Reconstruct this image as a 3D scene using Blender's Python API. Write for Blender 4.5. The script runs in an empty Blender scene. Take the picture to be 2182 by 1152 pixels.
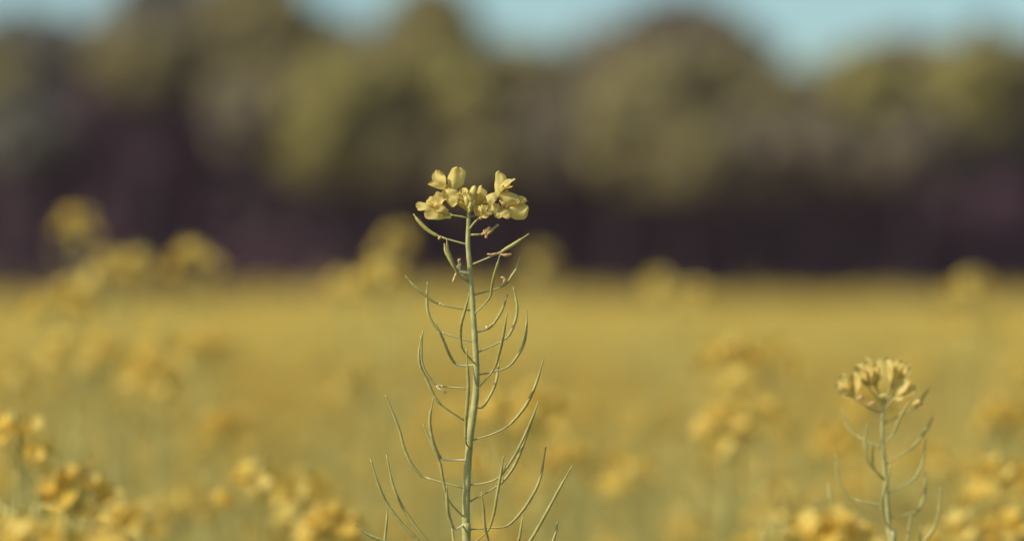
import bpy, math, random
import numpy as np
from mathutils import Vector, Matrix

S = bpy.context.scene
COL = S.collection
R = math.radians

# ------------------------------------------------------------------ camera
CAM_H = 1.35
FOC = 1.21                      # distance of the sharp plant
PXR = 100.0 / 36.0 * 2182.0     # photo pixels per unit of slope
cam_d = bpy.data.cameras.new('camera')
cam = bpy.data.objects.new('camera', cam_d); COL.objects.link(cam)
cam.location = (0, 0, CAM_H); cam.rotation_euler = (R(90), 0, 0)
cam_d.lens = 100; cam_d.sensor_width = 36
cam_d.clip_start = 0.05; cam_d.clip_end = 5000
cam_d.dof.use_dof = True
cam_d.dof.focus_distance = FOC
cam_d.dof.aperture_fstop = 3.85
S.camera = cam

# ------------------------------------------------------------------ sky, sun, exposure
SUN_AZ = math.atan2(-0.85, -0.42)       # from +Y towards +X
SUN_EL = R(42)
w = bpy.data.worlds.new('World'); S.world = w; w.use_nodes = True
nt = w.node_tree; nt.nodes.clear()
sky = nt.nodes.new('ShaderNodeTexSky'); sky.sky_type = 'NISHITA'; sky.sun_disc = False
sky.sun_elevation = SUN_EL; sky.sun_rotation = SUN_AZ
sky.air_density = 1.0; sky.dust_density = 1.6; sky.ozone_density = 2.0
tint = nt.nodes.new('ShaderNodeMix'); tint.data_type = 'RGBA'; tint.blend_type = 'MULTIPLY'
tint.inputs['Factor'].default_value = 1.0
tint.inputs['B'].default_value = (0.83, 1.0, 0.93, 1)
bg = nt.nodes.new('ShaderNodeBackground'); bg.inputs['Strength'].default_value = 0.104
wo = nt.nodes.new('ShaderNodeOutputWorld')
nt.links.new(sky.outputs[0], tint.inputs['A']); nt.links.new(tint.outputs['Result'], bg.inputs[0])
nt.links.new(bg.outputs[0], wo.inputs[0])
sl = bpy.data.lights.new('sun', 'SUN'); sl.energy = 3.5; sl.angle = R(0.6); sl.color = (1.0, 0.905, 0.745)
sun = bpy.data.objects.new('sun', sl); COL.objects.link(sun)
tosun = Vector((math.sin(SUN_AZ) * math.cos(SUN_EL), math.cos(SUN_AZ) * math.cos(SUN_EL), math.sin(SUN_EL)))
sun.rotation_euler = tosun.to_track_quat('Z', 'Y').to_euler(); sun.location = (-5, -2, 8)
S.view_settings.view_transform = 'Standard'; S.view_settings.look = 'None'
S.view_settings.exposure = 0.5; S.view_settings.gamma = 1.0

# ------------------------------------------------------------------ materials
def mat(name, c1, c2, scale=30.0, rough=0.6, transl=0.0, tcol=None, island=0.0, bump=0.0, spec=0.3, objrand=0.0, detail=3.0):
    m = bpy.data.materials.new(name); m.use_nodes = True
    t = m.node_tree; t.nodes.clear(); N = t.nodes.new; L = t.links.new
    out = N('ShaderNodeOutputMaterial'); p = N('ShaderNodeBsdfPrincipled')
    p.inputs['Roughness'].default_value = rough
    p.inputs['Specular IOR Level'].default_value = spec
    tc = N('ShaderNodeTexCoord'); no = N('ShaderNodeTexNoise')
    no.inputs['Scale'].default_value = scale; no.inputs['Detail'].default_value = detail
    L(tc.outputs['Object'], no.inputs['Vector'])
    ra = N('ShaderNodeValToRGB'); ra.color_ramp.elements[0].position = 0.33; ra.color_ramp.elements[1].position = 0.67
    ra.color_ramp.elements[0].color = (*c1, 1); ra.color_ramp.elements[1].color = (*c2, 1)
    f = no.outputs['Fac']
    if island or objrand:
        geo = N('ShaderNodeNewGeometry'); oi = N('ShaderNodeObjectInfo')
        for src, amt in ((geo.outputs['Random Per Island'], island), (oi.outputs['Random'], objrand)):
            if not amt: continue
            a = N('ShaderNodeMath'); a.operation = 'MULTIPLY_ADD'; L(src, a.inputs[0])
            a.inputs[1].default_value = amt; a.inputs[2].default_value = -amt / 2
            b = N('ShaderNodeMath'); b.operation = 'ADD'; L(f, b.inputs[0]); L(a.outputs[0], b.inputs[1]); f = b.outputs[0]
    L(f, ra.inputs[0]); L(ra.outputs[0], p.inputs['Base Color'])
    if bump:
        b = N('ShaderNodeBump'); b.inputs['Strength'].default_value = bump; b.inputs['Distance'].default_value = 0.0005
        n2 = N('ShaderNodeTexNoise'); n2.inputs['Scale'].default_value = scale * 6
        L(tc.outputs['Object'], n2.inputs['Vector']); L(n2.outputs['Fac'], b.inputs['Height']); L(b.outputs[0], p.inputs['Normal'])
    last = p.outputs[0]
    if transl:
        tr = N('ShaderNodeBsdfTranslucent'); mx = N('ShaderNodeMixShader'); mx.inputs[0].default_value = transl
        if tcol: tr.inputs[0].default_value = (*tcol, 1)
        else: L(ra.outputs[0], tr.inputs[0])
        L(last, mx.inputs[1]); L(tr.outputs[0], mx.inputs[2]); last = mx.outputs[0]
    L(last, out.inputs['Surface'])
    return m

M_PETAL = mat('petal', (.65, .50, .145), (.75, .62, .235), 160, .6, .42, (.80, .58, .15), bump=.25)
M_PETAL_F = mat('petal_field', (.73, .51, .10), (.83, .65, .20), 25, .8, .5, (.83, .58, .12), island=.5, objrand=.4, spec=.12)
M_BUD = mat('bud', (.50, .44, .12), (.68, .58, .20), 300, .5, .15)
M_STEM = mat('stem_bloom', (.285, .27, .098), (.43, .40, .172), 180, .5, 0, bump=.3)
M_POD = mat('pod_green', (.28, .245, .070), (.41, .37, .140), 140, .5, 0, bump=.3)
M_PALE = mat('waxy_pale', (.80, .72, .42), (.92, .85, .56), 200, .5)
M_STEM_F = mat('stem_field', (.34, .30, .09), (.48, .43, .145), 20, .6, 0, island=.3, objrand=.3)
M_LEAF_F = mat('leaf_field', (.13, .14, .045), (.22, .22, .08), 12, .6, .2)
M_DRY = mat('withered', (.50, .27, .10), (.74, .52, .26), 260, .7, .2)
M_PALEDRY = mat('withered_pale', (.78, .66, .38), (.90, .80, .52), 260, .7, .2)
M_BARK = mat('bark', (.040, .024, .032), (.070, .048, .055), 3, .9)
M_SOIL = mat('soil', (.16, .13, .04), (.26, .20, .055), 1.5, .95)

# ------------------------------------------------------------------ mesh helpers
class MB:
    def __init__(s): s.v = []; s.f = []; s.m = []; s.n = 0
    def add(s, v, f, mi=0):
        v = np.asarray(v, float); s.v.append(v); b = s.n
        s.f += [tuple(i + b for i in q) for q in f]; s.m += [mi] * len(f); s.n += len(v)
    def addmb(s, o):
        b = s.n
        s.v += o.v; s.f += [tuple(i + b for i in q) for q in o.f]; s.m += o.m; s.n += o.n
    def arr(s): return np.concatenate(s.v) if s.v else np.zeros((0, 3))
    def mesh(s, name, mats, off=None):
        v = s.arr()
        if off is not None: v = v - np.array(off)
        me = bpy.data.meshes.new(name); me.from_pydata(v.tolist(), [], s.f)
        for m in mats: me.materials.append(m)
        if len(mats) > 1: me.polygons.foreach_set('material_index', s.m)
        me.polygons.foreach_set('use_smooth', [True] * len(s.f)); me.update()
        return me

def nrm(v):
    v = np.asarray(v, float); return v / (np.linalg.norm(v) + 1e-12)

def catmull(pts, n=6):
    P = [np.asarray(p, float) for p in pts]
    if len(P) == 2: return [P[0] + (P[1] - P[0]) * i / n for i in range(n + 1)]
    P = [2 * P[0] - P[1]] + P + [2 * P[-1] - P[-2]]
    out = []
    for i in range(1, len(P) - 2):
        a, b, c, d = P[i - 1:i + 3]
        for k in range(n):
            t = k / n
            out.append(.5 * ((2 * b) + (c - a) * t + (2 * a - 5 * b + 4 * c - d) * t * t + (3 * b - a - 3 * c + d) * t ** 3))
    out.append(P[-2]); return out

def tube(mb, pts, rad, sides=8, mi=0, cap=True):
    """pts: list of points, rad: list of radii"""
    pts = [np.asarray(p, float) for p in pts]; n = len(pts)
    ref = np.array([.3, .9, .2]); V = []; F = []
    for i in range(n):
        t = nrm(pts[min(i + 1, n - 1)] - pts[max(i - 1, 0)])
        u = nrm(np.cross(t, ref)); w_ = np.cross(t, u)
        for k in range(sides):
            a = 2 * math.pi * k / sides
            V.append(pts[i] + rad[i] * (math.cos(a) * u + math.sin(a) * w_))
    for i in range(n - 1):
        for k in range(sides):
            k2 = (k + 1) % sides
            F.append((i * sides + k, i * sides + k2, (i + 1) * sides + k2, (i + 1) * sides + k))
    if cap:
        F.append(tuple(range(sides))[::-1]); F.append(tuple((n - 1) * sides + k for k in range(sides)))
    mb.add(V, F, mi)

def blob(mb, c, r, mi=0, seg=7, rings=5, stretch=(1, 1, 1), axis=None, rough=0.0, rng=random):
    V = []; F = []; c = np.asarray(c, float)
    a = nrm(axis) if axis is not None else np.array([0, 0, 1.])
    u = nrm(np.cross(a, [.31, .9, .17])); w_ = np.cross(a, u)
    for i in range(rings + 1):
        th = math.pi * (0.02 + .96 * i / rings)
        for k in range(seg):
            ph = 2 * math.pi * k / seg
            rr = r * (1 + rough * rng.uniform(-1, 1))
            V.append(c + rr * (math.sin(th) * math.cos(ph) * u * stretch[0] + math.sin(th) * math.sin(ph) * w_ * stretch[1] - math.cos(th) * a * stretch[2]))
    for i in range(rings):
        for k in range(seg):
            k2 = (k + 1) % seg
            F.append((i * seg + k, i * seg + k2, (i + 1) * seg + k2, (i + 1) * seg + k))
    F.append(tuple(range(seg))[::-1]); F.append(tuple(rings * seg + k for k in range(seg)))
    mb.add(V, F, mi)

def petal(mb, base, tip, width, n, bend=0.15, cup=0.15, nu=8, nv=6, mi=0, ripple=0.04, rng=random, claw=.22, notch=.06, full=.62):
    base = np.asarray(base, float); tip = np.asarray(tip, float)
    ax = tip - base; L = np.linalg.norm(ax); t = ax / L
    n = np.asarray(n, float); n = nrm(n - t * np.dot(n, t)); s = np.cross(t, n)
    ph = rng.uniform(0, 6); ph2 = rng.uniform(0, 6); V = []; F = []
    fine = nu >= 12; fold = rng.uniform(-.22, .22) if fine else 0; curl = rng.uniform(-.5, .9) if fine else 0; skew = rng.uniform(-.10, .10) if fine else 0
    for i in range(nu + 1):
        u = i / nu
        x = min(max((u - .08) / .45, 0), 1); g = claw + (1 - claw) * x * x * (3 - 2 * x)
        if u > full: g *= math.sqrt(max(1 - ((u - full) / (1.0001 - full)) ** 2.4, 0.02)) * .97 + .03
        for j in range(nv + 1):
            q = j / nv * 2 - 1
            uu = u - (notch * math.exp(-(q / .25) ** 2) if i == nu else 0)
            h = bend * L * math.sin(uu * math.pi) - bend * .5 * L * uu * uu + cup * width * g * q * q
            h += ripple * width * math.sin(q * 5 + ph + uu * 4) * u + ripple * .7 * width * math.sin(uu * 11 + ph2 + q * 2)
            if fine:
                h += fold * width * g * abs(q) + curl * L * max(0, u - .72) ** 2 * 2.2 * (1 + .6 * q)
                uu += skew * q * u * u + .018 * math.sin(q * 7 + ph) * u ** 4
            V.append(base + t * L * uu + s * (q * width / 2 * g) + n * h)
    for i in range(nu):
        for j in range(nv):
            a = i * (nv + 1) + j
            F.append((a, a + 1, a + nv + 2, a + nv + 1))
    mb.add(V, F, mi)

WPOS = {}
def tag(o, label=None, cat=None, group=None, kind=None):
    if label: o['label'] = label
    if cat: o['category'] = cat
    if group: o['group'] = group
    if kind: o['kind'] = kind
    return o
def empty(name, loc):
    o = bpy.data.objects.new(name, None); COL.objects.link(o); o.location = loc
    o.empty_display_size = .02; WPOS[o.name] = np.array(loc, float); return o
def part(name, mb, mats, parent=None, anchor=None, label=None):
    """mesh object whose origin is at anchor (world); parented without inverse"""
    if not isinstance(mats, (list, tuple)): mats = [mats]
    if anchor is None: anchor = (0, 0, 0)
    anchor = np.asarray(anchor, float)
    o = bpy.data.objects.new(name, mb.mesh(name, mats, anchor)); COL.objects.link(o)
    WPOS[o.name] = anchor
    if parent is not None:
        o.parent = parent; o.location = anchor - WPOS[parent.name]
    else: o.location = anchor
    if label: o['label'] = label
    return o

def terrain(x, y):
    b = 0.30 * np.exp(-((x + 2.4) / 4.2) ** 2 - ((y - 62) / 22) ** 2)
    b = b + 0.05 * np.sin(x * .11 + 1) * np.exp(-((y - 80) / 50) ** 2)
    return b - .0105 * np.clip(y, 0, 175)

def PX(px, py, d=FOC):
    """the point at distance d seen at photo pixel (px, py)"""
    return np.array([(px - 1091) / PXR * d, d, CAM_H + (576 - py) / PXR * d])

# ================================================================== SETTING
def build_ground():
    g = np.concatenate([-np.geomspace(2500, 6, 30), np.linspace(-5, 5, 11), np.geomspace(6, 2500, 30)])
    X, Y = np.meshgrid(g, np.concatenate([-np.geomspace(2500, 6, 14), np.linspace(-5, 140, 60), np.geomspace(145, 2500, 24)]))
    Z = terrain(X, Y); ny, nx = X.shape
    V = np.stack([X, Y, Z], -1).reshape(-1, 3)
    F = [(j * nx + i, j * nx + i + 1, (j + 1) * nx + i + 1, (j + 1) * nx + i) for j in range(ny - 1) for i in range(nx - 1)]
    mb = MB(); mb.add(V, F)
    o = part('ground', mb, M_SOIL); tag(o, kind='structure')
build_ground()

# ---- woodland
def leafquads(rs, centers, radii, n, size, squash=.8):
    """n leaf clumps scattered through a set of foliage masses; returns verts, faces"""
    k = rs.choice(len(centers), n, p=radii ** 2 / (radii ** 2).sum())
    d = rs.normal(size=(n, 3)); d /= np.linalg.norm(d, axis=1)[:, None]
    r = radii[k] * (0.55 + .5 * rs.rand(n) ** .6)
    p = centers[k] + d * r[:, None] * np.array([1, 1, squash])
    return quads_at(rs, p, size * (.6 + .8 * rs.rand(n)), d)
def quads_at(rs, p, size, out=None):
    n = len(p)
    nn = rs.normal(size=(n, 3))
    if out is not None: nn = nn * .6 + out
    nn /= np.linalg.norm(nn, axis=1)[:, None]
    a = np.cross(nn, rs.normal(size=(n, 3))); a /= np.linalg.norm(a, axis=1)[:, None]
    b = np.cross(nn, a); s = np.asarray(size)[:, None]
    V = np.stack([p + a * s, p + b * s * .55, p - a * s, p - b * s * .55], 1).reshape(-1, 3)
    F = np.arange(4 * n).reshape(n, 4)
    return V, F
def npmesh(name, V, F, mats, mi=None, off=None, smooth=False):
    if off is not None: V = V - np.asarray(off)
    me = bpy.data.meshes.new(name); n = len(F)
    me.vertices.add(len(V)); me.vertices.foreach_set('co', V.astype(np.float32).ravel())
    me.loops.add(4 * n); me.loops.foreach_set('vertex_index', F.astype(np.int32).ravel())
    me.polygons.add(n); me.polygons.foreach_set('loop_start', np.arange(0, 4 * n, 4, dtype=np.int32))
    for m in mats: me.materials.append(m)
    if mi is not None: me.polygons.foreach_set('material_index', mi.astype(np.int32))
    me.update(calc_edges=True); me.validate(); return me
def npobj(name, V, F, mats, parent=None, anchor=(0, 0, 0), mi=None):
    anchor = np.asarray(anchor, float)
    o = bpy.data.objects.new(name, npmesh(name, V, F, mats, mi, anchor)); COL.objects.link(o)
    WPOS[o.name] = anchor
    if parent is not None: o.parent = parent; o.location = anchor - WPOS[parent.name]
    else: o.location = anchor
    return o

FOL = {
 'yellow': mat('foliage_yellow_green', (.32, .27, .085), (.48, .42, .13), .8, .7, .35, island=.7),
 'olive': mat('foliage_olive', (.27, .225, .095), (.42, .355, .15), .8, .7, .35, island=.7),
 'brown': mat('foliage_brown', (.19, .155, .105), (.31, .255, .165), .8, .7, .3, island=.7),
 'slate': mat('foliage_slate', (.17, .16, .125), (.27, .26, .20), .8, .7, .3, island=.7),
 'dark': mat('foliage_painted_shade', (.090, .040, .066), (.135, .072, .105), .8, .8, .2, island=.7),  # undergrowth: shade below the crowns is put into this dark purple leaf colour
}
def tree(px, top, low, wpx, d, kind, label, seed, group='trees of the wood beyond the field'):
    """px: centre, top / low: photo rows of the crown's top and bottom, wpx: crown width in photo pixels"""
    rs = np.random.RandomState(seed); rg = random.Random(seed)
    top -= 46; wpx *= 1.3
    x = (px - 1091) / PXR * d; k = d / PXR
    g = float(terrain(x, d)); zt = CAM_H + (576 - top) * k; zl = CAM_H + (576 - low) * k
    root = empty('broadleaf_tree', (x, d, g)); tag(root, label, 'tree', group)
    W = wpx * k / 2; H = (zt - zl) / 2; c = np.array([x, d, zl + H])
    # masses on an irregular dome
    C = []; Rr = []
    for i in range(34):
        a = rs.rand() * 6.283; e = math.asin(rs.uniform(-.85, .97)); f = rs.uniform(.45, .86)
        C.append(c + f * np.array([W * math.cos(a) * math.cos(e), W * .9 * math.sin(a) * math.cos(e), H * math.sin(e)]))
        Rr.append(rs.uniform(.22, .42) * min(W, H))
    C = np.array(C); Rr = np.array(Rr)
    t = MB(); pts = catmull([(x, d, g - .2), (x + rg.uniform(-.3, .3), d, zl * .6 + g), (x + rg.uniform(-.4, .4), d, zl + H), (x, d, zt - .5)], 4)
    tr = .018 * zt + .07
    tube(t, pts, [tr * (1.25 if i == 0 else 1) * (1 - .85 * i / (len(pts) - 1)) for i in range(len(pts))], 8)
    trunk = part('trunk', t, M_BARK, root, (x, d, g))
    lb = MB()
    for i in range(9):
        q = pts[4 + i % 5]; tip = C[i]
        mid = (q + tip) / 2 + np.array([0, 0, -.15 * H])
        tube(lb, catmull([q, mid, tip], 3), [tr * .42 * (1 - .13 * j) for j in range(7)], 5)
    part('limbs', lb, M_BARK, root, pts[4])
    V, F = leafquads(rs, C, Rr, 5200, .34)
    npobj('crown', V, F, [FOL[kind]], root, c)
    return root

SKY = ([-900, 0, 100, 200, 270, 330, 450, 560, 640, 700, 760, 850, 930, 1000, 1080, 1160, 1240, 1300, 1380, 1460, 1540, 1600, 1700, 1760, 1900, 2000, 2182, 3100],
       [60, 60, 45, 65, 20, -20, -10, -30, 20, 45, 40, 25, 10, 45, 75, 100, 105, 40, 10, -10, 5, 70, 158, 125, 95, 75, 65, 70])
T = [  # the rear row makes the skyline
 (20, 55, 300, 170, 158, 'slate', 'dark grey-green tree at the far left edge of the wood, level top'),
 (115, 40, 300, 130, 158, 'slate', 'narrow dark tree just right of the far left corner, small peaked top'),
 (215, 55, 300, 150, 160, 'brown', 'dull brown tree under the left strip of sky, flat topped'),
 (330, -75, 300, 190, 156, 'slate', 'tall slate-coloured tree whose top leaves the frame, right of the left strip of sky'),
 (450, -30, 300, 160, 160, 'slate', 'grey-blue tree beside the tall slate one, with a patch of sky caught in its top'),
 (690, 52, 430, 170, 158, 'brown', 'low brown tree below the narrow strip of sky left of the middle'),
 (800, 44, 430, 170, 157, 'slate', 'dark blue-grey tree above the brightest yellow crown'),
 (1130, 108, 430, 190, 158, 'olive', 'low olive tree under the sky right above the sharp flower head'),
 (1330, 28, 430, 130, 155, 'brown', 'narrow purple-brown tree on the right side of the middle sky gap'),
 (1460, -30, 430, 210, 156, 'brown', 'tallest purple-brown tree, broad domed top between the two big sky gaps'),
 (1570, 70, 430, 140, 158, 'brown', 'brown tree sloping down into the deepest dip of sky'),
 (1700, 168, 430, 170, 158, 'brown', 'lowest brown tree, at the bottom of the deepest dip of sky'),
 (1830, 118, 430, 180, 158, 'brown', 'brown tree rising on the right of the deepest dip of sky'),
 (1960, 86, 430, 180, 158, 'brown', 'brown tree with level top under the right-hand sky'),
 (2110, 58, 430, 170, 156, 'slate', 'dark tree with a peaked top near the right corner'),
 (2240, 74, 430, 180, 158, 'brown', 'brown tree cut by the right edge of the picture'),
 # front row: lit crowns
 (-10, 120, 330, 150, 148, 'olive', 'olive tree cut by the left edge of the picture'),
 (310, 95, 235, 190, 148, 'olive', 'olive tree with a small crown left of the tallest yellow-green one'),
 (560, -45, 190, 210, 150, 'olive', 'tall yellow-green tree touching the top of the picture, left of the middle'),
 (580, 140, 330, 200, 146, 'olive', 'lower olive tree in front of the tall yellow-green one'),
 (760, 140, 350, 190, 143, 'yellow', 'brightest yellow-green tree, low rounded crown left of the flower head'),
 (925, 0, 180, 170, 150, 'olive', 'olive tree with a peaked top, behind and above the sharp flower head'),
 (930, 120, 320, 230, 145, 'yellow', 'broad yellow-green tree directly behind the sharp flower head'),
 (1110, 130, 260, 170, 147, 'olive', 'small olive tree right of the broad yellow-green one'),
 (1400, 130, 330, 230, 146, 'olive', 'broad olive tree in front of the tallest purple-brown one'),
 (1540, 130, 270, 150, 148, 'olive', 'grey-olive tree on the right slope of the tallest brown dome'),
 (1650, 190, 330, 150, 146, 'olive', 'low olive tree in front of the deepest dip of sky'),
 (1850, 125, 330, 150, 144, 'yellow', 'golden olive tree, upright crown right of the deepest dip of sky'),
 (2050, 105, 330, 190, 145, 'yellow', 'broad golden tree near the right edge, round crown'),
 (2200, 120, 340, 150, 146, 'olive', 'golden-brown tree cut by the right edge in the front row'),
  # small trees along the wood's edge
 (680, 215, 430, 150, 142, 'yellow', 'small yellow-green tree at the foot of the brightest one, left of the flower head'),
 (800, 260, 440, 150, 143, 'olive', 'small olive tree just left of the flower head'),
 (1020, 260, 450, 170, 143, 'olive', 'small olive tree hidden behind the flower head and its petals'),
 (1180, 250, 450, 160, 144, 'brown', 'small grey-brown tree just right of the flower head'),
 (1310, 240, 450, 160, 143, 'olive', 'small olive tree under the left slope of the broad olive one'),
 (1450, 260, 450, 160, 142, 'olive', 'small olive tree under the middle of the broad olive one'),
 (1600, 280, 440, 160, 143, 'brown', 'small brown tree below the deepest dip of sky'),
 (1745, 260, 430, 150, 143, 'brown', 'small brown tree left of the golden olive one'),
 (1950, 280, 430, 160, 142, 'brown', 'small brown tree between the two golden ones on the right'),
 (520, 230, 340, 110, 143, 'brown', 'small brown tree at the foot of the tall yellow-green one'),
 (60, 240, 380, 150, 143, 'slate', 'small dark tree in the left corner of the wood'),
]
for i, a in enumerate(T): tree(*a, seed=100 + i)

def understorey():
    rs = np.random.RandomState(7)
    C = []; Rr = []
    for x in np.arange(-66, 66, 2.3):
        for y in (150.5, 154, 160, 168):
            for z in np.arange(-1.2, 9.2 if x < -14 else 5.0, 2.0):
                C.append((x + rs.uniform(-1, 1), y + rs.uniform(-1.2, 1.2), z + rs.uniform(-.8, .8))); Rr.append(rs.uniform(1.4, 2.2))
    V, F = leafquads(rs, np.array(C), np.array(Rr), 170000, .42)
    o = npobj('undergrowth', V, F, [FOL['dark']]); tag(o, 'thicket filling the foot of the wood, shade under the crowns painted into its colour', 'undergrowth', kind='stuff')
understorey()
def deep_wood():
    rs = np.random.RandomState(8); C = []; Rr = []
    for x in np.arange(-70, 70, 2.1):
        for y in (163, 169):
            h = CAM_H + (576 - float(np.interp(1091 + x / y * PXR, *SKY)) - 10) * y / PXR - 1.3
            for z in np.arange(h, 1.5, -1.9):
                C.append((x + rs.uniform(-1, 1), y + rs.uniform(-1.2, 1.2), z + (0 if z == h else rs.uniform(-.8, .8)))); Rr.append(rs.uniform(1.3, 2.0))
    V, F = leafquads(rs, np.array(C), np.array(Rr), 120000, .42)
    tag(npobj('deep_wood', V, F, [FOL['brown']]), 'brown mass of trunks and twigs deep inside the wood', 'woodland', kind='stuff')
deep_wood()

# ================================================================== RAPESEED, generic
def flower_mb(mb, c, axis, L, openness, rng, nu=3, nv=2, mats=(0, 1), petals=4):
    """c: receptacle, axis: unit direction; openness 0 (bud) .. 1 (flat)"""
    axis = nrm(axis); u = nrm(np.cross(axis, [.2, .3, .9])); v = np.cross(axis, u); a0 = rng.uniform(0, 6.28)
    for k in range(petals):
        a = a0 + k * math.pi / 2 + rng.uniform(-.15, .15); r = math.cos(a) * u + math.sin(a) * v
        th = openness * 1.25 * rng.uniform(.75, 1.15)
        dirn = nrm(axis * math.cos(th) + r * math.sin(th))
        l = L * rng.uniform(.85, 1.1)
        petal(mb, c, c + dirn * l, l * rng.uniform(.55, .72), nrm(axis - dirn * .3) if openness > .3 else -r, .08, .12, nu, nv, mats[0], .03, rng)
def raceme(top, upd, rng, nf, lod, podn, podlen=.045, spread=1.0):
    """list of (kind, MB, anchor): flowers and pods around the top of a stem ending at top, direction upd"""
    out = []; upd = nrm(upd); u = nrm(np.cross(upd, [.3, .8, .1])); v = np.cross(upd, u)
    nu, nv, sd = ((5, 4, 5), (3, 2, 3), (2, 1, 3))[lod]
    for i in range(nf):
        f = i / nf; a = i * 2.4 + rng.uniform(-.3, .3); base = top - upd * (.004 + .026 * f)
        th = (.35 + .95 * f) * rng.uniform(.85, 1.1); r = math.cos(a) * u + math.sin(a) * v
        d = nrm(upd * math.cos(th) + r * math.sin(th)); pl = (.009 + .011 * f) * spread
        c = base + d * pl + upd * .003; mb = MB()
        tube(mb, [base, base + d * pl * .5, c], [.0006] * 3, sd, 1, False)
        if i < nf * .22 and lod < 2:
            blob(mb, c + d * .003, .0017, 1, 6, 4, (1, 1, 2), d)
        else:
            flower_mb(mb, c, nrm(d + upd * .35), .0128 * rng.uniform(.85, 1.15), rng.uniform(.35, .95), rng, nu, nv)
        out.append(('flower', mb, base))
    for i in range(podn):
        f = (i + .5) / podn; a = i * 2.4 + rng.uniform(-.4, .4); base = top - upd * (.035 + .22 * f)
        r = math.cos(a) * u + math.sin(a) * v; l = podlen * (.55 + .6 * f) * rng.uniform(.85, 1.15); pd = .016 + .006 * rng.random()
        j = base + r * pd + upd * .005; mb = MB()
        pts = catmull([base, j, j + r * l * .3 + upd * l * .45, j + r * l * .38 + upd * l], 2 if lod else 4)
        n = len(pts); tube(mb, pts, [.0005 + .0006 * math.sin(math.pi * min(1, k / (n - 1) * 1.02)) for k in range(n)], sd, 1, False)
        out.append(('seed_pod', mb, base))
    return out
def rape_plant(seed, H=1.30, lod=1, branches=4, nf=14, podn=14):
    """-> list of (kind, MB, anchor) with material slots 0 petal, 1 green, 2 leaf"""
    rng = random.Random(seed); P = []
    st = MB(); bend = rng.uniform(-.03, .03), rng.uniform(-.03, .03); sd = (8, 5, 3)[lod]
    pts = catmull([(0, 0, -.03), (bend[0], bend[1], H * .5), (-bend[0] * .4, 0, H * .8), (0, 0, H)], 4); n = len(pts)
    tube(st, pts, [.0050 - .0040 * k / (n - 1) for k in range(n)], sd, 1, False)
    P += raceme(pts[-1], pts[-1] - pts[-2], rng, nf, lod, podn)
    for b in range(branches):
        a = b * 2.4 + rng.uniform(-.5, .5); z0 = H * rng.uniform(.48, .72); r = np.array([math.cos(a), math.sin(a), 0])
        zt = H - rng.uniform(.03, .22); out = rng.uniform(.07, .16); q = np.array([pts[n // 2][0] * .6, pts[n // 2][1] * .6, z0])
        bp = catmull([q, q + r * out * .6 + np.array([0, 0, (zt - z0) * .35]), np.array([r[0] * out, r[1] * out, zt])], 4)
        tube(st, bp, [.0026 - .0016 * k / (len(bp) - 1) for k in range(len(bp))], sd, 1, False)
        P += raceme(bp[-1], bp[-1] - bp[-2], rng, max(6, int(nf * .75)), lod, int(podn * .6), .04)
    P.insert(0, ('stem', st, np.zeros(3)))
    for b in range(5):
        a = rng.uniform(0, 6.28); z0 = H * (.2 + .11 * b); r = np.array([math.cos(a), math.sin(a), 0]); l = rng.uniform(.08, .16)
        mb = MB(); base = np.array([pts[0][0], pts[0][1], z0])
        petal(mb, base, base + r * l * .9 + np.array([0, 0, l * .3]), l * .28, (0, 0, 1), .15, .2, 6 if lod < 2 else 3, 2, 2, .1, rng, .5, 0)
        P.append(('leaf', mb, base))
    return P
FM = [M_PETAL_F, M_STEM_F, M_LEAF_F]
def plant_parts(P, name='rapeseed_plant'):
    root = empty(name, (0, 0, 0))
    for kind, mb, an in P: part(kind, mb, FM, root, an)
    return root
def plant_single(P, name='rapeseed_plant'):
    mb = MB()
    for kind, m, an in P: mb.addmb(m)
    return mb.mesh(name, FM)
def copy_tree(o, parent=None):
    c = o.copy(); COL.objects.link(c); c.parent = parent
    for ch in o.children: copy_tree(ch, c)
    return c

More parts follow.
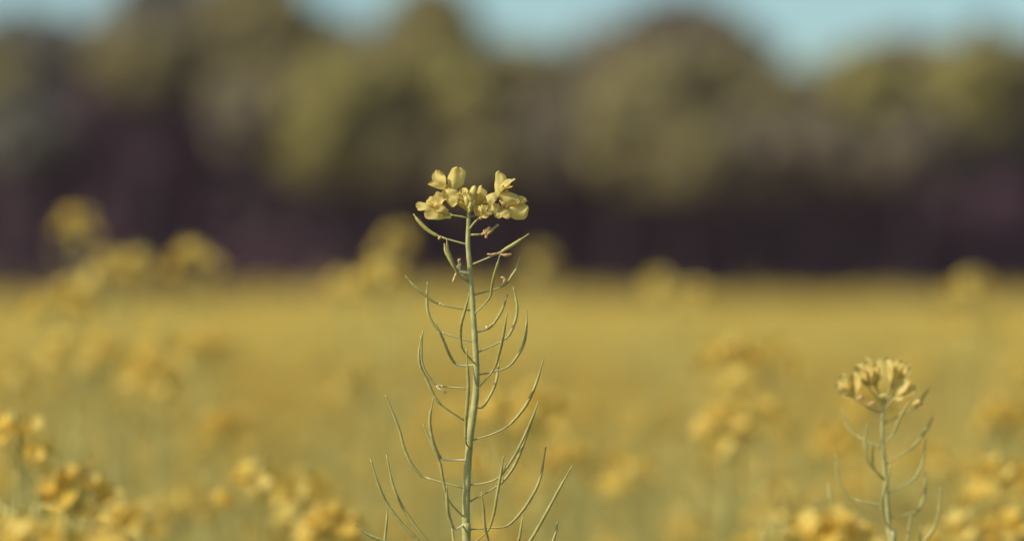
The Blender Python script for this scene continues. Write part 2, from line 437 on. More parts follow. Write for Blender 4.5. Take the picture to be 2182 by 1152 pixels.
# hand-placed plants whose blurred heads can be told apart: (px, py of the head's top, distance, template, label)
NEAR = [
 (163, 438, 4.0, 0, 'blurred rapeseed plant with the highest head on the left, against the dark wood'),
 (232, 522, 3.4, 1, 'blurred rapeseed plant with paired heads, right of the highest left-hand head'),
 (292, 520, 3.5, 2, 'blurred rapeseed head touching the right side of the paired heads on the left'),
 (410, 505, 3.3, 3, 'blurred rapeseed plant standing alone against the wood, third head from the left'),
 (105, 598, 3.0, 2, 'blurred rapeseed plant directly below the highest left-hand head'),
 (155, 583, 3.1, 0, 'blurred rapeseed head right beside the one below the highest left-hand head'),
 (845, 474, 4.3, 1, 'large blurred rapeseed head against the wood just left of the sharp plant'),
 (812, 535, 3.0, 3, 'bright rapeseed disc-like head overlapping the lower left of the large blurred head'),
 (735, 572, 4.0, 2, 'faint blurred rapeseed head at the edge of the field left of the sharp plant'),
 (1150, 522, 5.6, 0, 'large soft rapeseed head at the field edge right of the sharp plant'),
 (1405, 568, 4.4, 3, 'blurred rapeseed head at the field edge, left one of a pair right of the middle'),
 (1475, 592, 4.0, 1, 'blurred rapeseed head at the field edge, lower right one of the pair'),
 (2070, 568, 3.8, 2, 'blurred rapeseed head rising over the field edge near the right side'),
 (2040, 650, 3.0, 0, 'wide soft rapeseed head below the one that rises near the right side'),
 (2110, 655, 3.1, 3, 'soft rapeseed head by the right border, beside the wide soft one'),
 (145, 700, 2.3, 1, 'blurred rapeseed plant in the left part, below the pair of heads at the field edge'),
 (225, 700, 2.5, 2, 'blurred rapeseed plant right of the two-lobed one in the left part'),
 (350, 680, 2.2, 3, 'blurred bright rapeseed plant below the lone head on the left'),
 (440, 688, 2.4, 0, 'blurred rapeseed plant with pale right petals, right of the bright one on the left'),
 (328, 740, 2.1, 2, 'blurred rapeseed plant with a tall pale petal under the bright left one'),
 (30, 745, 2.2, 1, 'blurred rapeseed plant cut by the left border at mid height of the field'),
 (1540, 700, 2.0, 0, 'bright blurred rapeseed plant, widest pale head in the right half'),
 (1640, 698, 2.0, 3, 'bright blurred rapeseed plant right of the widest pale head'),
 (1545, 845, 1.85, 2, 'blurred rapeseed plant with a slanting pale petal, under the widest pale head'),
 (1625, 835, 1.9, 1, 'blurred rapeseed plant with open petals, right of the slanting pale petal'),
 (1380, 860, 2.6, 3, 'soft round rapeseed head between the sharp plant and the right-hand cluster'),
 (1075, 825, 1.9, 1, 'bright blurred rapeseed head showing through the right pods of the sharp plant'),
 (1150, 805, 1.95, 2, 'pale blurred rapeseed head behind the longest right pod of the sharp plant'),
 (490, 855, 2.2, 0, 'soft rapeseed plant in the lower left middle, above the brightest pale petals'),
 (552, 965, 1.65, 3, 'rapeseed plant with the brightest pale oval petals in the lower left'),
 (640, 985, 1.75, 1, 'blurred rapeseed plant right of the brightest pale oval petals'),
 (700, 1062, 1.6, 2, 'blurred rapeseed plant low in the frame left of the sharp plant'),
 (380, 1035, 2.0, 3, 'soft rapeseed plant at the bottom, left of the brightest pale petals'),
 (265, 1050, 1.7, 0, 'blurred rapeseed plant at the bottom, right of the nearly sharp cluster'),
 (40, 868, 1.50, 1, 'nearly sharp rapeseed plant cut by the left border, clear petals'),
 (165, 975, 1.50, 2, 'nearly sharp rapeseed cluster with brownish petals in the lower left'),
 (60, 1060, 0.98, 3, 'very soft rapeseed head in the bottom left corner, nearer than the sharp plant'),
 (165, 1085, 0.95, 0, 'soft pale rapeseed head at the bottom left, just right of the corner one'),
 (1640, 1105, 0.93, 1, 'soft rapeseed head at the bottom edge, nearer than the sharp plants, in the lower right'),
 (1760, 1062, 1.00, 2, 'soft pale rapeseed head low in the frame, left of the smaller nearly sharp plant'),
 (2135, 955, 1.66, 0, 'rapeseed plant in the lower right, right of the smaller nearly sharp plant'),
 (2060, 1065, 1.6, 3, 'rapeseed plant in the bottom right, brownish petals behind the curved pods'),
 (2175, 1070, 1.6, 1, 'rapeseed plant in the bottom right corner of the picture'),
 (1000, 935, 2.0, 3, 'bright blurred rapeseed head directly behind the lower stem of the sharp plant'),
 (1205, 925, 2.1, 0, 'soft rapeseed head right of the long lower pods of the sharp plant'),
]
TEMPL = []
for k in range(4):
    P = rape_plant(11 + k, 1.30, 0, (2, 0, 2, 0)[k], (16, 11, 18, 10)[k], (14, 12, 10, 16)[k])
    TEMPL.append(plant_parts(P))
used = set()
for i, (px, py, d, k, label) in enumerate(NEAR):
    if py < 640: k = 1 if k in (0, 1) else 3
    if d > 1.3 and py < 640: d = FOC + (d - FOC) * .62
    o = TEMPL[k] if k not in used else copy_tree(TEMPL[k]); used.add(k)
    p = PX(px, py, d); g = float(terrain(p[0], d)); s = (p[2] - g) / 1.315
    o.location = (p[0], d, g); o.scale = (s, s, s); o.rotation_euler = (0, 0, (i * 2.39) % 6.28)
    tag(o, label, 'plant', 'out-of-focus rapeseed plants around the sharp one')

# individuals without separate parts
rs = np.random.RandomState(5)
SING = [plant_single(rape_plant(40 + k, 1.30, 1, (4, 2, 5, 3, 4, 2, 4)[k], (19, 10, 20, 14, 18, 9, 16)[k], (6, 14, 5, 10, 6, 16, 8)[k])) for k in range(7)]
cnt = 0; N_SINGLE = 250; taken = [(PX(a[0], a[1], a[2])[0], a[2]) for a in NEAR]
while cnt < N_SINGLE:
    d = 1.75 + 4.6 * rs.rand() ** 1.1; x = rs.uniform(-.235, .235) * d
    if any((x - a) ** 2 + (d - b) ** 2 < .004 for a, b in taken): continue
    taken.append((x, d))
    zt = CAM_H - (.235 + rs.normal() * .05) - max(0, .02 * (2.6 - d))
    if cnt % 5 < 2: zt = CAM_H - rs.uniform(.05, .20)
    zt = min(zt, CAM_H - .02 * d)
    s = zt / 1.315
    o = bpy.data.objects.new('rapeseed_plant', SING[cnt % 7]); COL.objects.link(o)
    o.location = (x, d, float(terrain(x, d))); o.scale = (s, s, s); o.rotation_euler = (0, 0, rs.uniform(0, 6.28))
    tag(o, 'soft golden rapeseed plant in the dense flowering crop of the field', 'plant', 'rapeseed plants of the dense crop')
    cnt += 1

# the rest of the crop: one mass nobody could count
def crop():
    rs = np.random.RandomState(9); VV = []; FF = []; MI = []; nb = 0
    # close ring: real plant shapes, low detail
    tm = []
    for k in range(4):
        mb = MB()
        for kind, m, an in rape_plant(70 + k, 1.30, 2, 4, 13, 3): mb.addmb(m)
        v = mb.arr(); q = [(i, f) for i, f in enumerate(mb.f) if len(f) == 4]
        tm.append((v, np.array([f for _, f in q]), np.array([mb.m[i] for i, _ in q])))
    n = 3400
    d = np.sqrt(rs.uniform(.7 ** 2, 11 ** 2, n)); a = rs.uniform(-.62, .62, n)
    for i in range(n):
        x = a[i] * d[i]; y = d[i]
        inv = abs(a[i]) < .24
        if inv and y < 6.4: 
            if y > 1.7: continue
            zt = 1.02 + rs.uniform(-.06, .06)
        else: zt = CAM_H - .25 + rs.normal() * .055
        if y < 1.7: zt = min(zt, 1.06)
        v, f, m = tm[i % 4]; s = zt / 1.315; t = rs.uniform(0, 6.28); c, sn = math.cos(t), math.sin(t)
        w_ = np.stack([(v[:, 0] * c - v[:, 1] * sn) * s + x, (v[:, 0] * sn + v[:, 1] * c) * s + y, v[:, 2] * s + terrain(x, y)], 1)
        VV.append(w_); FF.append(f + nb); MI.append(m); nb += len(v)
    def band(d0, d1, dens, heads, nq, size, spread, half=.8):
        nonlocal nb
        n = int(half * (d1 ** 2 - d0 ** 2) * dens)
        d = np.sqrt(rs.uniform(d0 ** 2, d1 ** 2, n)); x = rs.uniform(-half, half, n) * d
        top = CAM_H - .25 + rs.normal(size=n) * .05 + np.where(rs.rand(n) < .05, rs.uniform(.08, .32, n), 0)
        patch = np.sin(x * 1.7 + d * .31) * np.sin(d * .53 + x * .4 + 1) + .6 * np.sin(x * .6 - d * .17)
        top = top + .045 * patch; gp = np.repeat(np.clip(.13 - .16 * patch + .1 * rs.normal(size=n), .02, .6), nq)
        for h in range(heads):
            c = np.stack([x + rs.normal(size=n) * spread, d + rs.normal(size=n) * spread, top - abs(rs.normal(size=n)) * .05 + terrain(x, d)], 1)
            p = (c[:, None, :] + rs.normal(size=(n, nq, 3)) * np.array([1, 1, 1.1]) * size * 1.6).reshape(-1, 3)
            V, F = quads_at(rs, p, size * (.6 + .7 * rs.rand(len(p))))
            VV.append(V); FF.append(F + nb); MI.append(np.where(rs.rand(len(F)) < gp, 1, 0)); nb += len(V)
            # stems
        b = np.stack([x, d, terrain(x, d)], 1); t = b.copy(); t[:, 2] = top + terrain(x, d)
        wv = np.array([max(.003, size * .12), 0, 0]); t[:, 2] -= .12
        V = np.stack([b - wv, b + wv, t + wv * .4, t - wv * .4], 1).reshape(-1, 3); F = np.arange(4 * n).reshape(n, 4)
        VV.append(V); FF.append(F + nb); MI.append(np.ones(n, int)); nb += len(V)
    band(10.5, 32, 13, 3, 9, .014, .08)
    band(31, 70, 4, 3, 9, .035, .16)
    band(69, 148, 2.2, 3, 9, .05, .3)
    V = np.concatenate(VV); F = np.concatenate(FF); MIa = np.concatenate(MI)
    o = npobj('rapeseed_crop', V, F, FM, mi=MIa)
    tag(o, 'mass of yellow rapeseed blossom reaching back to the wood', 'crop', kind='stuff')
crop()

# ================================================================== THE SHARP PLANT AND ITS SMALLER NEIGHBOUR
rng = random.Random(3)
def local_plant(name, label, group, stem_px, d0, sink):
    """stem_px: (px, py, diameter in px); returns root"""
    k = d0 / PXR
    b = PX(stem_px[-1][0], stem_px[-1][1], d0)
    base = np.array([b[0] + sink[0], d0 + sink[1], 0.0])
    root = empty(name, base); tag(root, label, 'plant', group)
    pts = [PX(x, y, d0) for x, y, _ in stem_px]; rad = [w_ * .94 * k / 2 for _, _, w_ in stem_px]
    low = [base + (pts[-1] - base) * f + np.array([.006 * math.sin(f * 5), 0, 0]) for f in (.75, .5, .25, -.02)]
    allp = pts + low; allr = rad + [rad[-1] * 1.1, rad[-1] * 1.3, rad[-1] * 1.5, rad[-1] * 1.7]
    sm = catmull(allp, 8); sr = [float(np.interp(i / 8, range(len(allr)), allr)) for i in range(len(sm))]
    # fine ridges and slight swellings
    mb = MB(); tube(mb, sm, [r * (1 + .04 * math.sin(i * 1.3)) for i, r in enumerate(sr)], 16)
    st = part('stem', mb, M_STEM, root, base)
    # lower leaves, below the frame
    for i in range(4):
        q = np.array([base[0], base[1], .25 + .2 * i]); a = i * 2.1 + .4; l = .14 - .02 * i; m2 = MB()
        r = np.array([math.cos(a), math.sin(a), 0])
        petal(m2, q, q + r * l + np.array([0, 0, l * .35]), l * .3, (0, 0, 1), .15, .2, 8, 4, 0, .08, rng, .5, 0)
        part('leaf', m2, M_LEAF_F, root, q)
    return root

def pod(root, d0, pts, dz=(0, 0), rp=3.1, pale=False, wither=None, rs_=1.0, label=None, nj=1, bumpy=.10):
    """pts[0]: base on the stem, pts[nj]: joint, rest: pod to its tip (photo pixels). dz: depth at joint, tip (px)"""
    k = d0 / PXR; n = len(pts); W = []
    for i, (x, y) in enumerate(pts):
        dd = dz[0] * i / nj if i <= nj else dz[0] + (dz[1] - dz[0]) * (i - nj) / (n - 1 - nj)
        W.append(PX(x, y, d0 + dd * k))
    ped = catmull(W[:nj + 2], 5)[:5 * nj + 1] if n > nj + 1 else catmull(W[:nj + 1], 5)
    body = catmull([W[nj - 1]] + W[nj:], 7)[7:]; nb = len(body); rr = []
    ph = rng.uniform(0, 6)
    for i in range(nb):
        t = i / (nb - 1)
        if t < .05: r = 2.2
        elif t < .84: r = 1.08 * rp * (.80 + .20 * math.sin((t - .05) / .79 * math.pi)) * (1 + bumpy * math.sin(i * 2.1 + ph))
        elif t < .97: r = 2.0 - .5 * (t - .84) / .13
        else: r = 1.9
        rr.append(r * k * rs_ * .95)
    m1 = MB(); tube(m1, body, rr, 10)
    blob(m1, body[-1], 2.0 * k * rs_, 0, 7, 4)
    o = part('seed_pod', m1, [M_POD if not pale else M_STEM], root, W[nj], label)
    m2 = MB(); tube(m2, ped, [(2.1 if i == 0 else 1.75 + (.5 if i == len(ped) - 1 else 0)) * k * rs_ * (1.25 if pale else 1) for i in range(len(ped))], 9)
    blob(m2, W[nj], 2.9 * k * rs_, 0, 8, 5, rough=.12, rng=rng)
    part('pod_stalk', m2, [M_PALE if pale else M_STEM], o, W[0])
    return o
def scrap(parent, d0, pts, w_, dz=0, pale=False):
    """a shrivelled petal hanging at a joint"""
    k = d0 / PXR; W = catmull([PX(x, y, d0 + dz * k) for x, y in pts], 5); m = MB()
    n = len(W); tube(m, W, [w_ * k / 2 * (.5 + .45 * math.sin(math.pi * (i + .6) / (n + .4)) + .14 * math.sin(i * 1.1 + w_)) for i in range(n)], 7)
    return part('withered_petal', m, [M_PALEDRY if pale else M_DRY], parent, W[0])

D = FOC
hero_stem = [(999, 446, 8), (998, 480, 9.5), (997, 520, 10.5), (1001, 570, 11), (1005, 620, 12), (1009, 680, 13), (1013, 740, 14), (1015, 790, 14.5), (1013, 845, 16),
             (1007, 890, 17), (1001, 935, 17), (997, 990, 17), (994, 1050, 17.5), (993, 1110, 18), (993, 1152, 18.5), (994, 1260, 20)]
hero = local_plant('rapeseed_plant', 'sharply focused tall rapeseed plant with a small yellow flower head and many thin curved pods', None, hero_stem, D, (.015, .01))

A = pod(hero, D, [(996, 521), (940, 505), (913, 491), (893, 472), (882, 457)], (12, 30), 4.2)
scrap(A, D, [(939, 503), (934, 510)], 6, 8)
B = pod(hero, D, [(1003, 604), (986, 593), (972, 577), (962, 553), (954, 530), (952, 509)], (-18, -40), 3.4, nj=2)
B2 = pod(hero, D, [(1002, 600), (985, 590), (970, 574), (955, 547), (949, 534), (947, 520)], (-4, 6), 3.2, nj=2)
C = pod(hero, D, [(1007, 563), (1063, 539), (1080, 529), (1095, 520), (1126, 499)], (-14, -22), 3.9)
scrap(C, D, [(1066, 541), (1076, 543), (1090, 541)], 8, -14); scrap(C, D, [(1060, 539), (1048, 542), (1038, 541)], 5, -14)
Dp = pod(hero, D, [(1009, 671), (1042, 636), (1048, 612), (1052, 590), (1059, 566), (1065, 545)], (-25, -70), 3.1)
E = pod(hero, D, [(1010, 628), (1071, 610), (1093, 584), (1102, 570), (1107, 549)], (25, 40), 3.2)
scrap(E, D, [(1070, 608), (1075, 600), (1074, 593), (1067, 590)], 7, 22)
F_ = pod(hero, D, [(1002, 661), (937, 648), (906, 628), (884, 610), (865, 589)], (-8, -14), 3.3)
scrap(F_, D, [(937, 650), (938, 645)], 6, -8, True)
G = pod(hero, D, [(1009, 728), (976, 719), (940, 707), (920, 685), (911, 660), (910, 630), (911, 602)], (10, 22), 3.3, nj=2)
Hh = pod(hero, D, [(1014, 777), (987, 745), (981, 718), (983, 689), (992, 657), (1000, 626)], (-35, -60), 3.6)
I_ = pod(hero, D, [(1008, 778), (990, 779), (972, 776), (957, 754), (944, 723), (930, 691)], (-30, -75), 3.4, pale=True, nj=2)
J = pod(hero, D, [(1003, 955), (993, 942), (992, 905), (995, 868), (998, 830), (997, 793), (994, 743)], (-45, -75), 4.0)
K1 = pod(hero, D, [(1000, 827), (937, 821), (910, 797), (899, 770), (898, 735), (901, 706)], (12, 30), 3.0)
scrap(K1, D, [(936, 820), (931, 824), (940, 831), (948, 838)], 4.5, 8, True); scrap(K1, D, [(946, 836), (951, 833)], 4, 8)
K2 = pod(hero, D, [(992, 897), (943, 864), (925, 842), (910, 810), (896, 780), (893, 750), (898, 716)], (-15, -20), 3.5)
L_ = pod(hero, D, [(1018, 750), (1039, 741), (1079, 720), (1096, 689), (1102, 655), (1094, 612)], (5, 15), 3.3, nj=2)
M_ = pod(hero, D, [(1015, 708), (1042, 699), (1059, 679), (1071, 657), (1081, 629)], (60, 85), 3.0)
scrap(M_, D, [(1042, 697), (1047, 692), (1054, 689)], 5, 55); scrap(M_, D, [(1039, 700), (1036, 694)], 6, 55, True)
N_ = pod(hero, D, [(1018, 798), (1045, 793), (1083, 781), (1105, 754), (1117, 728), (1122, 696), (1122, 661)], (15, 30), 3.2, nj=2)
O_ = pod(hero, D, [(1012, 834), (1051, 788), (1064, 750), (1073, 711), (1080, 669)], (-30, -75), 3.6)
P_ = pod(hero, D, [(1013, 867), (1028, 867), (1044, 843), (1056, 816), (1061, 790), (1064, 767)], (45, 90), 3.2)
Q = pod(hero, D, [(1007, 937), (1044, 926), (1081, 908), (1109, 879), (1128, 850), (1144, 812), (1158, 765)], (-5, 5), 3.5, nj=2)
R_ = pod(hero, D, [(990, 1040), (907, 1017), (895, 1010), (875, 985), (861, 953), (852, 919), (837, 879), (822, 841)], (12, 22), 3.2)
S_ = pod(hero, D, [(991, 980), (965, 980), (942, 977), (930, 959), (920, 930), (916, 890), (924, 848)], (-28, -55), 3.9, pale=True, nj=2)
T_ = pod(hero, D, [(990, 1103), (956, 1065), (944, 1022), (937, 985), (919, 944), (902, 903)], (-25, -40), 3.3)
U_ = pod(hero, D, [(989, 1117), (969, 1126), (957, 1100), (953, 1071), (952, 1035)], (-50, -80), 3.9, pale=True)
V_ = pod(hero, D, [(992, 1205), (908, 1168), (888, 1147), (855, 1113), (825, 1073), (806, 1031), (790, 978)], (-6, -12), 3.5, bumpy=.12)
W_ = pod(hero, D, [(992, 1218), (927, 1172), (909, 1150), (882, 1115), (855, 1074), (836, 1028), (824, 968)], (8, 20), 3.3)
X_ = pod(hero, D, [(993, 1232), (868, 1172), (813, 1150), (781, 1136), (758, 1116)], (-10, -20), 3.4)
X2 = pod(hero, D, [(993, 1262), (850, 1215), (822, 1180), (820, 1150), (824, 1110), (826, 1078)], (40, 60), 3.0)
Y_ = pod(hero, D, [(1001, 1032), (1030, 1029), (1061, 1018), (1084, 989), (1107, 950), (1130, 900), (1147, 856)], (-8, -14), 3.3, nj=2)
Z_ = pod(hero, D, [(997, 1070), (1058, 1036), (1084, 1010), (1104, 975), (1124, 921), (1140, 880)], (12, 25), 3.3)
AA = pod(hero, D, [(1001, 1127), (1040, 1124), (1079, 1120), (1111, 1090), (1139, 1047), (1153, 1010), (1163, 953)], (6, 15), 3.3, nj=2, bumpy=.1)
BB = pod(hero, D, [(998, 1215), (1108, 1172), (1130, 1150), (1159, 1101), (1191, 1042), (1219, 993)], (-10, -20), 3.5)
CC = pod(hero, D, [(996, 1178), (1015, 1152), (1040, 1129), (1052, 1094), (1058, 1060), (1067, 1010), (1073, 973)], (-25, -50), 3.4, nj=2)
DD = pod(hero, D, [(998, 1230), (1046, 1180), (1040, 1150), (1033, 1120), (1031, 1090), (1026, 1049)], (-55, -85), 3.3)
EE = pod(hero, D, [(998, 1240), (1092, 1195), (1105, 1152), (1114, 1099)], (20, 30), 3.2)
FF_ = pod(hero, D, [(998, 1270), (1155, 1200), (1179, 1150), (1190, 1108)], (20, 45), 3.1)
GG = pod(hero, D, [(993, 1225), (975, 1190), (967, 1152), (962, 1110)], (30, 60), 3.0)

# withered flower on a pale stalk at the left of the stem
k = D / PXR
wf = MB(); tube(wf, [PX(1000, 581, D - 6 * k), PX(990, 580, D - 10 * k), PX(979, 578, D - 14 * k)], [2.6 * k, 2.9 * k, 2.5 * k], 9)
wfo = part('flower_stalk', wf, [M_PALE], hero, PX(1000, 581, D - 6 * k), 'pale stalk carrying a withered flower')
scrap(wfo, D, [(980, 575), (977, 569), (981, 561)], 9, -14, True); scrap(wfo, D, [(980, 563), (978, 556), (981, 551)], 7, -14)
scrap(wfo, D, [(973, 580), (969, 590), (965, 601)], 5.5, -16); scrap(wfo, D, [(984, 584), (992, 591)], 6, -8)

# withered bud on the right
wb = MB(); tube(wb, [PX(1001, 500), PX(1015, 500), PX(1028, 499)], [2.6 * k, 2.4 * k, 2.4 * k], 9)
wbo = part('flower_stalk', wb, [M_POD], hero, PX(1001, 500))
for pts, ww in (([(1026, 500), (1033, 496), (1036, 504)], 8), ([(1032, 497), (1040, 489), (1044, 483)], 9), ([(1036, 502), (1042, 495), (1052, 489)], 8),
                ([(1030, 494), (1036, 488)], 7), ([(1034, 503), (1038, 507)], 6)): scrap(wbo, D, pts, ww)
tp = MB(); tube(tp, catmull([PX(1046, 489), PX(1054, 485), PX(1060, 480)], 3), [2.6 * k] * 7, 8); blob(tp, PX(1060, 480), 3.4 * k)
part('young_pod', tp, [M_POD], wbo, PX(1046, 489))

# flowers: every petal placed from the photograph. petal = (bx,by,bz, tx,ty,tz, width, nx,ny,nz, bend, cup)
def hflower(root, d0, stalk, petals, stalk_w=4.2, inner=1.0, name='flower'):
    k = d0 / PXR
    P3 = lambda x, y, z: PX(x, y, d0 + z * k)
    m = MB(); sp = catmull([P3(*s) for s in stalk], 5)
    tube(m, sp, [stalk_w * k / 2] * (len(sp) - 1) + [stalk_w * k / 2 * 1.3], 9)
    c = sp[-1]; ax = nrm(sp[-1] - sp[-2])
    blob(m, c, 2.6 * k, 0, 8, 5)
    fo = part(name, m, [M_STEM, M_BUD], root, sp[0])
    s = MB(); uu = nrm(np.cross(ax, [.1, 1, .2])); vv = np.cross(ax, uu)
    for a in range(4):
        an = a * 1.57 + .7; r = math.cos(an) * uu + math.sin(an) * vv
        petal(s, c, c + (ax * .85 + r * .5) * 21 * inner * k, 6 * inner * k, r, -.1, -.3, 6, 3, 0, .02, rng, .7, 0)
    part('sepals', s, [M_BUD], fo, c)
    stm = MB()
    for a in range(6):
        an = a * 1.047 + .2; r = math.cos(an) * uu + math.sin(an) * vv; e = c + (ax + r * .28) * 27 * inner * k
        tube(stm, [c, (c + e) / 2 + r * 2 * k, e], [.55 * k] * 3, 5); blob(stm, e, 1.7 * k, 0, 6, 4, (1, 1, 1.8), ax)
    part('stamens', stm, [M_BUD], fo, c)
    for p in petals:
        b = P3(*p[0:3]); t = P3(*p[3:6]); pm = MB()
        petal(pm, b, t, p[6] * 1.12 * k, (p[7], p[8], p[9]), p[10], p[11], 14, 9, 0, rng.uniform(.05, .10), rng, p[12] if len(p) > 12 else .25, .05, .76)
        part('petal', pm, [M_PETAL], fo, b)
    return fo

# upper left flower
hflower(hero, D, [(999, 452, 4), (985, 440, 6), (975, 425, 6)], [
 (976, 425, 4, 947, 400, -4, 30, -.3, -.9, .3, .05, -.25, .35),
 (958, 412, 0, 913, 391, -12, 17, -.2, -.7, .7, .08, .2),
 (952, 408, 2, 932, 362, 4, 26, -.5, -.75, .3, .10, .3),
 (957, 412, -4, 977, 356, -8, 34, -.2, -.95, .2, -.06, -.3, .4),
 (950, 403, -6, 975, 432, -16, 30, -.2, -.95, .1, .10, -.35, .55),
])
# lower left flower
hflower(hero, D, [(997, 464, 0), (980, 461, -2), (960, 458, -4)], [
 (961, 459, -4, 905, 451, -10, 26, -.1, -.9, .4, .05, -.3, .5),
 (940, 445, -2, 886, 436, -6, 24, -.2, -.7, .6, .08, -.2, .4),
 (930, 442, 2, 948, 419, 8, 30, -.3, -.8, .6, .05, .2, .6),
 (932, 440, 0, 908, 428, 6, 22, -.3, -.7, .7, .05, .2, .5),
 (955, 452, -8, 925, 440, -14, 22, -.1, -.95, .2, .12, -.3, .5),
])
# centre left, pressed to the stem
hflower(hero, D, [(999, 452, -2), (992, 444, -8), (990, 437, -10)], [
 (1002, 450, -10, 978, 412, -14, 26, -.3, -.9, .3, .08, -.25, .4),
 (1000, 442, -12, 984, 404, -6, 25, -.4, -.8, .4, .08, .2, .4),
 (1001, 446, -14, 996, 410, -22, 20, -.3, -.9, .2, .10, -.3, .4),
 (990, 432, 8, 993, 402, 12, 22, -.2, -.9, .3, .05, .2, .4),
])
# centre right upright petals
hflower(hero, D, [(1000, 450, 2), (1010, 442, 4), (1020, 436, 6)], [
 (1018, 436, 4, 1027, 397, 0, 22, -.3, -.85, .3, .08, -.25, .4),
 (1008, 440, -4, 1016, 412, -6, 20, -.3, -.85, .4, .08, .2, .4),
 (1020, 434, 6, 1038, 418, 6, 18, .1, -.9, .4, .05, .2, .4),
 (1012, 440, 10, 1006, 404, 16, 20, .1, -.9, .4, .05, .2, .4),
])
# upper right flower
hflower(hero, D, [(1001, 452, 4), (1020, 438, 8), (1045, 425, 8), (1056, 417, 4)], [
 (1058, 413, 2, 1066, 366, 4, 24, -.35, -.85, .3, -.06, -.3, .5),
 (1060, 413, 0, 1093, 381, -4, 23, -.5, -.6, .7, .10, .3, .3),
 (1063, 412, -4, 1090, 396, -16, 15, -.4, -.6, .8, .1, .2, .3),
 (1060, 412, -4, 1038, 428, -14, 22, -.3, -.9, .3, .10, -.3, .55),
 (1062, 411, -2, 1106, 426, -10, 27, .0, -.9, .35, .12, -.35, .5),
])
# lower right flower
hflower(hero, D, [(1000, 462, 6), (1030, 456, 10), (1060, 446, 8)], [
 (1066, 445, 4, 1126, 443, -2, 34, -.1, -.9, .4, .08, -.35, .45),
 (1072, 441, 8, 1124, 432, 8, 22, -.3, -.6, .8, .06, .25, .5),
 (1080, 447, -2, 1054, 461, -6, 16, -.1, -.9, .3, .06, -.2, .5),
 (1062, 448, -2, 1086, 459, -8, 18, -.2, -.8, .5, .06, -.2, .5),
 (1065, 438, 0, 1042, 446, -4, 24, -.2, -.9, .3, .06, -.2, .5),
])
# ragged flower in front of the stem top
rf = hflower(hero, D, [(1001, 487, -4), (1010, 475, -8), (1022, 463, -12)], [
 (1022, 461, -12, 1016, 438, -18, 16, -.3, -.9, .3, .1, .3, .5),
 (1024, 461, -12, 1032, 436, -18, 17, -.2, -.9, .3, .1, -.3, .5),
 (1024, 461, -12, 1046, 447, -16, 15, -.3, -.8, .5, .1, -.3, .5),
 (1024, 461, -14, 1040, 462, -20, 12, -.3, -.8, .5, .1, .3, .5),
])
scrap(rf, D, [(1014, 460), (1013, 450), (1017, 442)], 5, -16); scrap(rf, D, [(1022, 462), (1026, 468)], 6, -14)
scrap(rf, D, [(1082, 441), (1072, 434), (1064, 427)], 9, -6)
# buds at the tip
for (x0, y0, x1, y1, z, r) in ((1003, 432, 1011, 396, -12, 8), (1001, 436, 1000, 408, -16, 6.5), (1000, 440, 992, 418, -20, 5.5), (1003, 440, 1010, 424, -18, 4.5), (1000, 444, 1003, 430, -22, 4)):
    m = MB(); a = PX(x0, y0 + 8, D + z * k); b = PX(x1, y1, D + z * k); d_ = b - a; L_b = np.linalg.norm(d_)
    tube(m, [PX(1000, 450, D), a, a + d_ * .3], [1.5 * k] * 3, 6)
    blob(m, a + d_ * .66, r * k, 0, 12, 9, (1, 1, L_b * .36 / (r * k)), nrm(d_))
    part('flower_bud', m, [M_BUD], hero, a)

# ---------------- smaller neighbour, slightly behind
D2 = 1.30
st2 = [(1884, 848, 8), (1880, 897, 8.5), (1882, 954, 9), (1885, 997, 9.5), (1890, 1062, 10), (1895, 1133, 11), (1898, 1170, 11.5), (1902, 1260, 13)]
sec = local_plant('rapeseed_plant', 'smaller, slightly soft rapeseed plant at lower right with upright half-open yellow petals', None, st2, D2, (-.01, .02))
for a in (
 ([(1879, 954), (1826, 928), (1808, 908), (1795, 870)], (30, 60), 2.8),
 ([(1883, 1022), (1863, 999), (1849, 979), (1843, 940), (1847, 904)], (-10, -20), 3.0),
 ([(1883, 1018), (1862, 998), (1859, 975), (1861, 943)], (-30, -60), 2.8),
 ([(1889, 1077), (1822, 1064), (1801, 1047), (1785, 1012), (1780, 967)], (10, 30), 3.0),
 ([(1896, 1152), (1790, 1108), (1770, 1062), (1766, 1030)], (40, 70), 2.6),
 ([(1881, 944), (1903, 924), (1919, 887), (1938, 856)], (-10, -25), 3.0),
 ([(1886, 989), (1942, 954), (1969, 922), (1987, 890)], (0, 10), 3.0),
 ([(1890, 1050), (1940, 1026), (1956, 1008), (1967, 979), (1973, 938)], (5, 10), 3.1),
 ([(1894, 1104), (1949, 1090), (1964, 1072), (1971, 1043), (1972, 997)], (12, 25), 3.1),
 ([(1899, 1182), (1955, 1166), (1974, 1147), (1992, 1122), (2001, 1083), (2004, 1038)], (-5, -10), 3.1),
 ([(1894, 1122), (1886, 1108), (1879, 1072), (1888, 1033), (1899, 990)], (-30, -60), 3.0),
 ([(1900, 1205), (1927, 1180), (1934, 1150), (1940, 1098)], (20, 40), 3.0),
 ([(1901, 1220), (1950, 1190), (1961, 1151), (1963, 1119)], (30, 50), 2.6),
 ([(1885, 900), (1950, 868), (1965, 848), (1980, 824)], (25, 40), 2.6),
): pod(sec, D2, *a)
k2 = D2 / PXR
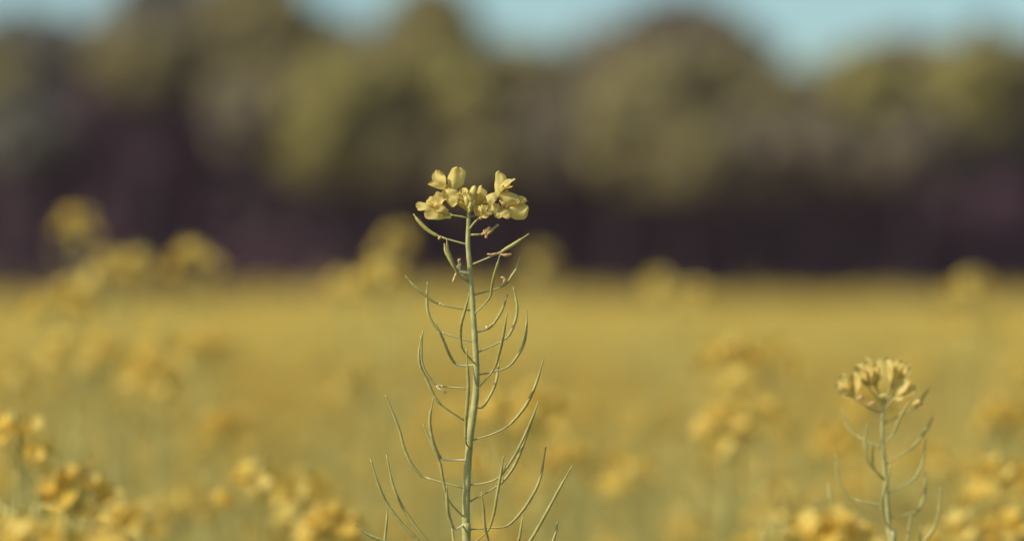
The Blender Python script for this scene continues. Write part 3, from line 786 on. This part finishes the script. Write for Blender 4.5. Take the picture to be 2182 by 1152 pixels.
# petal = (bx,by,bz, tx,ty,tz, width, nx,ny,nz, bend, cup, claw)
for stalk, petals in (
 ([(1882, 880, 0), (1850, 868, -8), (1818, 846, -12)], [
  (1817, 844, -12, 1797, 794, -10, 24, -.5, -.75, .5, .05, .12, .35), (1819, 844, -14, 1823, 793, -18, 25, -.2, -.9, .3, .05, .25, .35),
  (1814, 846, -12, 1785, 813, -16, 22, -.5, -.8, .3, .06, .2, .4), (1816, 846, -10, 1793, 844, -18, 15, -.4, -.8, .4, .06, .2, .5)]),
 ([(1882, 862, 2), (1866, 842, 0), (1850, 822, -4)], [
  (1851, 821, -4, 1846, 765, -8, 27, -.5, -.75, .5, .05, .12, .3), (1848, 820, -4, 1826, 776, -4, 22, -.45, -.8, .3, .05, .25, .35),
  (1853, 822, -6, 1863, 786, -16, 19, 0, -.9, .3, .05, -.25, .4)]),
 ([(1884, 858, 2), (1876, 840, 8), (1866, 822, 12)], [
  (1866, 822, 12, 1882, 765, 10, 22, -.45, -.75, .5, .05, .12, .3), (1864, 822, 14, 1862, 774, 18, 18, -.3, -.9, .3, .05, .2, .35),
  (1868, 826, 8, 1862, 795, 4, 16, .1, -.9, .2, .05, -.25, .5)]),
 ([(1884, 856, -2), (1889, 842, -8), (1896, 828, -12)], [
  (1896, 828, -12, 1893, 763, -14, 24, -.5, -.75, .5, .08, .12, .3), (1899, 828, -14, 1909, 778, -22, 17, .1, -.9, .3, .05, -.25, .4)]),
 ([(1885, 858, 2), (1898, 842, 6), (1908, 824, 8)], [
  (1910, 822, 8, 1922, 765, 4, 31, -.5, -.75, .5, .05, .12, .3), (1912, 824, 4, 1941, 775, 2, 18, -.2, -.8, .4, .08, .25, .35),
  (1908, 826, 10, 1904, 776, 14, 20, -.3, -.9, .3, .05, .2, .4)]),
 ([(1884, 872, -2), (1896, 858, -8), (1908, 848, -12)], [
  (1908, 848, -12, 1936, 806, -14, 26, -.4, -.85, .4, .08, .25, .4), (1910, 849, -12, 1954, 826, -18, 21, -.3, -.75, .6, .08, .25, .4),
  (1908, 850, -14, 1927, 842, -24, 15, -.2, -.8, .5, .08, .2, .5)]),
): hflower(sec, D2, stalk, petals, 3.6, .6)
for pts, ww in (([(1826, 852), (1834, 846), (1840, 852)], 8), ([(1850, 862), (1860, 858), (1864, 866)], 8), ([(1946, 864), (1956, 856), (1964, 862)], 14)): scrap(sec, D2, pts, ww, -22).data.materials[0] = M_PETAL if ww > 10 else M_DRY
for (x, y, x1, y1) in ((1882, 850, 1884, 836), (1886, 850, 1891, 838), (1880, 852, 1876, 838)):
    m = MB(); a = PX(x, y, D2 - 8 * k2); b = PX(x1, y1, D2 - 8 * k2)
    tube(m, [PX(1883, 860, D2), a], [1.3 * k2] * 2, 6); blob(m, (a + b) / 2, 3.4 * k2, 0, 8, 6, (1, 1, 2.0), nrm(b - a)); part('flower_bud', m, [M_BUD], sec, a)

# ---------------- rose-tinted haze volume, added to lift the dark tones of the wood
def added_haze():
    hm = bpy.data.materials.new('added_haze'); hm.use_nodes = True; t = hm.node_tree; t.nodes.clear()
    o = t.nodes.new('ShaderNodeOutputMaterial'); v = t.nodes.new('ShaderNodeVolumePrincipled')
    v.inputs['Color'].default_value = (1.0, .70, .80, 1); v.inputs['Density'].default_value = HAZE; v.inputs['Anisotropy'].default_value = .2
    t.links.new(v.outputs[0], o.inputs['Volume'])
    mb = MB(); x, y0, y1, z0, z1 = 2600, -2600, 2600, -4, 24
    mb.add([(-x, y0, z0), (x, y0, z0), (x, y1, z0), (-x, y1, z0), (-x, y0, z1), (x, y0, z1), (x, y1, z1), (-x, y1, z1)],
           [(3, 2, 1, 0), (4, 5, 6, 7), (0, 1, 5, 4), (1, 2, 6, 5), (2, 3, 7, 6), (3, 0, 4, 7)])
    tag(part('added_haze', mb, hm), kind='stuff')
HAZE = .00026
added_haze()
